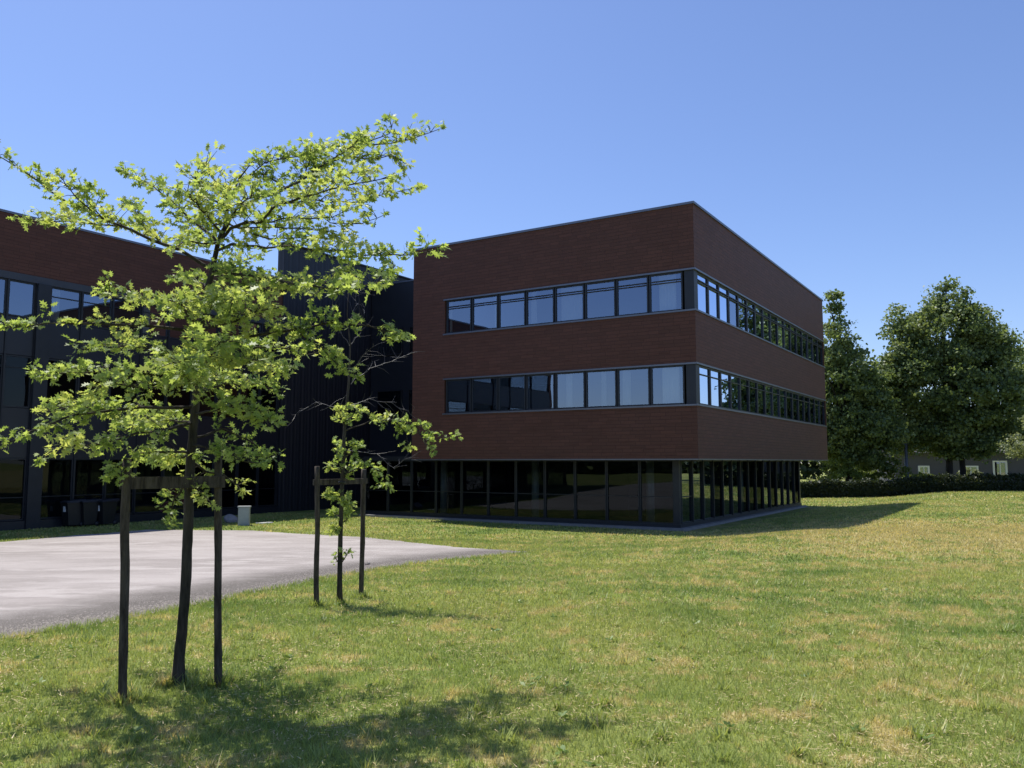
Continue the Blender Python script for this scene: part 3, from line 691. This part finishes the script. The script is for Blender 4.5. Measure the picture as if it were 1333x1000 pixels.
bA = [ell(1.8,0,3.6,1.9,2,1.5), ell(-.3,0,3.8,2,2,1.3), ell(2.0,0,7.4,1.7,1.6,1.6), ell(-.5,0,8,2.8,2.6,4.6), ell(1.1,0,6,3.0,2.6,3.2), ell(2.6,0,4.6,1.7,1.7,2), ell(-.8,0,12.5,1.6,1.7,2.6), ell(.2,.5,10.5,2.1,2.2,2.6), ell(-2,0,5,2,2,2.2), ell(-.9,0,15.4,.7,.8,1.5), ell(1.6,0,9,1.4,1.5,1.6)]
big_tree('broadleaf_tree', G(1104, 68), bA, [(0, -.4, 0, 12, .28)], 52000, .23, 'maple', 'tall dark green tree right behind the far end of the office block', TG)
bB = [ell(-3,0,4.2,2.2,2,1.3), ell(1.5,-.5,3.6,3,2,1.0), ell(0,0,3.7,3.8,2.5,1.0), ell(4.8,0,4.6,1.8,1.8,1.4), ell(-1.5,0,4.6,2.8,2.8,1.5), ell(3.2,0,4.4,2.8,2.4,1.6), ell(-4.2,0,5.6,1.5,1.6,1.4), ell(-1.0,0,8.2,4.9,4,4.2), ell(2.8,0,7.6,4.4,3.6,3.8), ell(-3.6,0,9.5,2.4,2.4,2.6), ell(3.6,0,12.4,2.0,2.0,2.4), ell(0,0,13,3.,2.8,3), ell(-3.1,0,11.5,2.1,2.1,3.2), ell(.8,0,15.6,1.8,1.8,2.1), ell(3.4,0,11.2,2.4,2.4,2.6), ell(-3.3,0,14.4,.95,1,1.5), ell(-4,0,7,1.9,2,2.2), ell(5,0,8,1.8,1.8,2.4), ell(2.6,0,14.3,1.3,1.3,1.4)]
big_tree('broadleaf_tree', G(1236, 70), bB, [(-.1, 0, 0, 14, .30), (1.0, 1.3, .3, 11, .26)], 115000, .23, 'maple', 'broad dark green tree with two trunks rising above the hedge', TG, limbs=26)
bC = [ell(-.2,0,6.5,1.8,1.8,2.5), ell(-.3,0,3.8,2,2,1.2), ell(.9,0,4.2,2.2,2.2,1.5), ell(1.2,0,9,2.6,2.6,4), ell(1.8,0,6,3,2.6,2.6), ell(1,0,12.3,1.2,1.2,1.6)]
big_tree('broadleaf_tree', G(1352, 74), bC, [(.5, .9, 0, 12, .25)], 34000, .23, 'maple', 'dark tree cut by the right edge of the photo, beside the two-trunked tree', TG)
bS = [ell(-.9,0,3.2,1.1,1,.7), ell(0,0,3.6,1.7,1.5,1.2), ell(.8,0,2.6,1.4,1.4,1.), ell(.9,0,4.6,1,1,.9)]
big_tree('small_tree', G(1340, 52), bS, [(.3, .1, 0, 3.6, .07)], 3600, .13, 'silver', 'small pale silvery leaved tree at the right edge in front of the hedge', None, clump=.4, limbs=8)
# trees further right, mirrored in the right hand windows
bD = [ell(0,0,9,4.3,4.3,4.5), ell(-1.4,0,14,3,3,3.6), ell(1.6,0,13,3,3,3.4), ell(.2,0,18,2,2,3)]
for (x, y, s, lab) in ((56, 80, 1.02, 'tall tree beyond the right edge, nearest of those mirrored in the upper windows'), (65, 93, 1.08, 'tall tree beyond the right edge, middle one of those mirrored in the windows'), (71, 108, 1.05, 'tall tree beyond the right edge, farthest of those mirrored in the windows')):
    big_tree('broadleaf_tree', Vector((x, y, float(hgt(x, y)))), [[q*s for q in b] for b in bD], [(0, .3, 0, 16, .35)], 30000, .36, 'maple', lab, TG, limbs=16, clump=.95)
# shrubs behind the hedge
SG = 'sunlit shrubs behind the hedge'
for px, Y, w, h, mat, lab in ((1090, 67, 1.6, 2.9, 'bright', 'leafy green shrub beside the corner of the office block, behind the hedge'), (1128, 70, 1.9, 3.6, 'bright', 'large light green shrub under the tall tree, right of its trunk'), (1152, 69, 1.5, 3.0, 'bright', 'light green shrub between the tall tree and the grey post'), (1205, 72, 1.5, 1.9, 'bright', 'low yellow green shrub right of the grey post'), (1262, 78, 1.2, 1.5, 'silver', 'small shrub between the double trunk and the house window')):
    big_tree('shrub', G(px, Y), [ell(0,0,h*.55,w,w,h*.45), ell(w*.5,0,h*.4,w*.7,w*.7,h*.35), ell(-w*.5,0,h*.45,w*.6,w*.7,h*.35)], [(0, .1, 0, h*.6, .05)], 3000, .16, mat, lab, SG, 'shrub', .35, 6)
# hedge
h0 = np.array([16., 60.5]); h1 = np.array([47., 66.5]); o = empty('hedge', (16, 60.5, float(hgt(16, 60.5)))); tag(o, 'long low dark clipped hedge at the far edge of the lawn', 'hedge')
HH = 1.12
def hedge_pts(n):
    t = rng.random(n); face = rng.random(n); L = (h1-h0); nrm = np.array([L[1], -L[0]])/np.linalg.norm(L)
    off = np.where(face < .55, rng.normal(.45, .05, n), rng.uniform(-.45, .45, n)); z = np.where(face < .55, rng.uniform(0, HH, n), HH+rng.normal(0, .06, n))
    p = h0+t[:, None]*L+nrm*off[:, None]
    z = z*(1+.07*np.sin(t*60)+.05*np.sin(t*171)+.05*np.sin(t*391)); return np.stack([p[:, 0], p[:, 1], z+hgt(p[:, 0], p[:, 1])], 1)
P = hedge_pts(26000)-np.array(o.location); 
bulk('foliage', place_shape(QL, P, rng.normal(0, 1, (len(P), 3)), rng.uniform(.07, .16, len(P))), len(QL), QF, M['hedge'], o)
m = MB(); a = h0-h0; L = h1-h0; nr = np.array([L[1], -L[0]])/np.linalg.norm(L)*.4
zz0 = 0; zz1 = 0
m.add([(nr[0], nr[1], -.1), (L[0]+nr[0], L[1]+nr[1], -.1), (L[0]-nr[0], L[1]-nr[1], -.1), (-nr[0], -nr[1], -.1), (nr[0], nr[1], HH-.08), (L[0]+nr[0], L[1]+nr[1], HH-.08), (L[0]-nr[0], L[1]-nr[1], HH-.08), (-nr[0], -nr[1], HH-.08)],
      [(3,2,1,0),(4,5,6,7),(0,1,5,4),(1,2,6,5),(2,3,7,6),(3,0,4,7)]).build('inner_twigs', M['hedge'], o)
# distant woods: right behind the house and behind the photographer (seen mirrored in the glass)
def woods(name, pts, n, hmax, label, width=5, leaf=.55):
    pts = np.array(pts, float); t = rng.random(n)*(len(pts)-1); i = t.astype(int); f = (t-i)[:, None]
    p = pts[i]*(1-f)+pts[np.minimum(i+1, len(pts)-1)]*f
    hh = hmax*(.7+.22*np.sin(t*7.3)+.14*np.sin(t*17.1+1)+.08*np.sin(t*41))
    z = hh*rng.random(n)**.75; r = width*(1-(z/hh)**2*.6)
    P = np.stack([p[:, 0]+rng.normal(0, 1, n)*r*.4, p[:, 1]+rng.normal(0, 1, n)*r*.4, z-.9], 1)
    tag(bulk(name, place_shape(QL, P, rng.normal(0, 1, (n, 3)), leaf*rng.uniform(.6, 1.4, n)), len(QL), QF, M['wood']), label, 'woodland', kind='stuff')
woods('distant_woods', [(5, 125), (45, 128), (95, 125), (130, 100), (145, 60)], 26000, 7.5, 'far dark woodland behind the house and the tall trees', 5, .8)
woods('distant_woods', [(-75, 25), (-72, -5), (-60, -38), (-20, -52), (30, -50), (70, -30)], 40000, 8.5, 'dark woodland behind the photographer, mirrored in the ground floor glass', 5, .8)

# ------------------------------------------------------------------ house beyond the hedge
H = empty('low_house', G(1165, 92)); H.rotation_euler = (0, 0, R(-6)); tag(H, 'low grey house with white framed windows and a dark tiled roof behind the hedge', 'house')
wl = MB(); hw = 22
wl.box(0, hw, 0, 8, -.5, 3.6); wl.build('wall', M['render'], H)
MB().add([(-.5, -.6, 3.6), (hw+.5, -.6, 3.6), (hw+.5, 8.6, 3.6), (-.5, 8.6, 3.6), (-.5, 4, 6.1), (hw+.5, 4, 6.1)], [(0, 1, 5, 4), (2, 3, 4, 5), (0, 4, 3), (1, 2, 5), (3, 2, 1, 0)]).build('roof', M['tile'], H)
for x0, w_, z0, z1 in ((2.4, 1.2, 1.0, 2.2), (7.1, 1.6, 1.05, 2.2), (10.2, 1.5, .8, 2.75), (14, 1.6, 1., 2.3)):
    f = MB().box(x0, x0+.2, -.08, .0, z0, z1).box(x0+w_-.2, x0+w_, -.08, .0, z0, z1).box(x0+.2, x0+w_-.2, -.08, 0, z0, z0+.2).box(x0+.2, x0+w_-.2, -.08, 0, z1-.15, z1).box(x0+w_/2-.05, x0+w_/2+.05, -.07, 0, z0+.2, z1-.15).build('window', M['white'], H)
    MB().box(x0+.2, x0+w_-.2, -.03, -.004, z0+.2, z1-.15).build('pane', M['glass'], f)
# upright grey post with a wider head behind the hedge
o = empty('grey_post', G(1180, 69)); tag(o, 'grey upright post standing behind the hedge between the shrubs', 'lamp post')
MB().tube([(0, 0, -.2), (0, 0, 1.2), (0, 0, 1.25), (0, 0, 5.2)], [.2, .2, .16, .1], 10).build('pole', M['steel'], o)
MB().tube([(0, 0, 5.1), (0, 0, 5.3), (0, 0, 5.45)], [.10, .22, .12], 12).build('post_head', M['steel'], o)

# ------------------------------------------------------------------ small things by the wing
def bin_(loc, rz, label):
    o = empty('wheelie_bin', loc, rz); tag(o, label, 'bin', 'wheelie bins by the wing')
    b = MB(); lo, hi = .25, .30
    V = [(-lo, -.26, .08), (lo, -.26, .08), (lo, .24, .08), (-lo, .24, .08), (-hi, -.36, 1.0), (hi, -.36, 1.0), (hi, .34, 1.0), (-hi, .34, 1.0)]
    b.add(V, [(3,2,1,0),(4,5,6,7),(0,1,5,4),(1,2,6,5),(2,3,7,6),(3,0,4,7)]); b.box(-hi-.02, hi+.02, -.38, .36, .95, .995).build('body', M['bin'], o, .01)
    MB().add([(-.33, -.41, 1.005), (.33, -.41, 1.005), (.33, .42, 1.005), (-.33, .42, 1.005), (-.28, -.36, 1.05), (.28, -.36, 1.05), (.30, .42, 1.11), (-.30, .42, 1.11)], [(3,2,1,0),(4,5,6,7),(0,1,5,4),(1,2,6,5),(2,3,7,6),(3,0,4,7)]).build('lid', M['bin'], o, .008)
    for s in (-1, 1): MB().tube([(s*.24, .28, .1), (s*.31, .28, .1)], .1, 14).build('wheel', M['strap'], o)
    MB().tube([(-.2, .44, .98), (.2, .44, .98)], .016, 6).build('handle', M['bin'], o)
    MB().box(-.10, .08, -.345, -.318, .62, .84).build('sticker', M['sticker'], o)
for px, Y, l in ((98, 34.2, 'dark wheelie bin with white sticker, leftmost of the row by the wing'), (117, 34.5, 'dark wheelie bin with white sticker, middle of the row by the wing'), (140, 34.9, 'dark wheelie bin with white sticker, rightmost of the row by the wing')):
    bin_(G(px, Y), R(-32+random.uniform(-6, 6)), l)
g = G(320, 35.0); o = empty('utility_cabinet', g, R(10)); tag(o, 'small pale grey utility cabinet standing on the grass behind the asphalt', 'cabinet')
MB().box(-.23, .23, -.15, .15, -.05, .74).build('body', M['cab'], o, .012); MB().box(-.26, .26, -.18, .18, .745, .80).build('lid', M['cab'], o, .015)
MB().box(-.2, .2, -.165, -.153, .08, .68).build('door', M['cab'], o, .004)
bm = bmesh.new(); bmesh.ops.create_icosphere(bm, subdivisions=3, radius=.32)
for v in bm.verts: v.co *= 1+.35*noise.noise(v.co*3.2); v.co.z *= .75
me = bpy.data.meshes.new('rock'); bm.to_mesh(me); bm.free(); me.materials.append(M['rock']); o = link(bpy.data.objects.new('rock', me)); o.location = G(303, 36.6)+Vector((0, 0, .12)); tag(o, 'rough grey stone lying left of the utility cabinet', 'rock')
o = MB().tube([(0, 0, -.02), (0, 0, .035)], .38, 24).build('manhole_cover', M['cab']); o.location = G(346, 36.2); tag(o, 'pale round manhole cover in the grass right of the utility cabinet', 'manhole cover')
big_tree('shrub', G(228, 35.5), [ell(0,0,1.0,.55,.5,.55), ell(.2,0,1.4,.45,.4,.3)], [(0, .1, 0, 1., .03)], 900, .11, 'red', 'small purple leaved shrub seen behind the larger oak trunk', None, 'shrub', .2, 4)
# a pebble and a leaf or two on the asphalt
for i, (px, Y) in enumerate(((290, 18.3), (480, 17.4))):
    bm = bmesh.new(); bmesh.ops.create_icosphere(bm, subdivisions=2, radius=.06)
    for v in bm.verts: v.co *= 1+.4*noise.noise(v.co*20+Vector((i, 0, 0))); v.co.z *= .5
    me = bpy.data.meshes.new('stone'); bm.to_mesh(me); bm.free(); me.materials.append(M['dirt']); o = link(bpy.data.objects.new('stone', me)); o.location = G(px, Y)+Vector((0, 0, .03))
    tag(o, ('small dark stone lying on the asphalt right of the larger oak stake', 'small dark stone on the asphalt beside the thin oak')[i], 'stone')

# ------------------------------------------------------------------ light, sky, camera
az = math.atan2(-.66, .75); el = R(66)                # measured from +Y towards +X
sd = Vector((math.sin(az)*math.cos(el), math.cos(az)*math.cos(el), math.sin(el)))
L = bpy.data.lights.new('sun', 'SUN'); L.energy = 6.5; L.angle = R(.53); L.color = (1, .955, .88)
so = link(bpy.data.objects.new('sun', L)); so.rotation_euler = sd.to_track_quat('Z', 'Y').to_euler(); so.location = (0, 0, 40)
W = bpy.data.worlds.new('World'); sc.world = W; W.use_nodes = True; nt = W.node_tree; nt.nodes.clear()
sky = nt.nodes.new('ShaderNodeTexSky'); sky.sky_type = 'NISHITA'; sky.sun_disc = False; sky.sun_elevation = el; sky.sun_rotation = az
sky.air_density = 1.0; sky.dust_density = .6; sky.ozone_density = 2.2; sky.altitude = 100
bg = nt.nodes.new('ShaderNodeBackground'); bg.inputs[1].default_value = .15
ow = nt.nodes.new('ShaderNodeOutputWorld'); mx = nt.nodes.new('ShaderNodeMix'); mx.data_type = 'RGBA'; mx.blend_type = 'MULTIPLY'; mx.inputs[0].default_value = 1
mx.inputs[7].default_value = (.84, .89, 1.10, 1); nt.links.new(sky.outputs[0], mx.inputs[6]); nt.links.new(mx.outputs[2], bg.inputs[0]); nt.links.new(bg.outputs[0], ow.inputs[0])
cam = bpy.data.cameras.new('camera'); co_ = link(bpy.data.objects.new('camera', cam)); sc.camera = co_
cam.sensor_fit = 'HORIZONTAL'; cam.sensor_width = 36; cam.lens = 36*F/1333; cam.clip_end = 3000; cam.clip_start = .05
co_.location = (0, 0, EYE); co_.rotation_euler = (R(90)+PITCH, 0, 0)
sc.view_settings.view_transform = 'Standard'; sc.view_settings.look = 'None'; sc.view_settings.exposure = 0
sc.cycles.max_bounces = 10; sc.cycles.transparent_max_bounces = 12
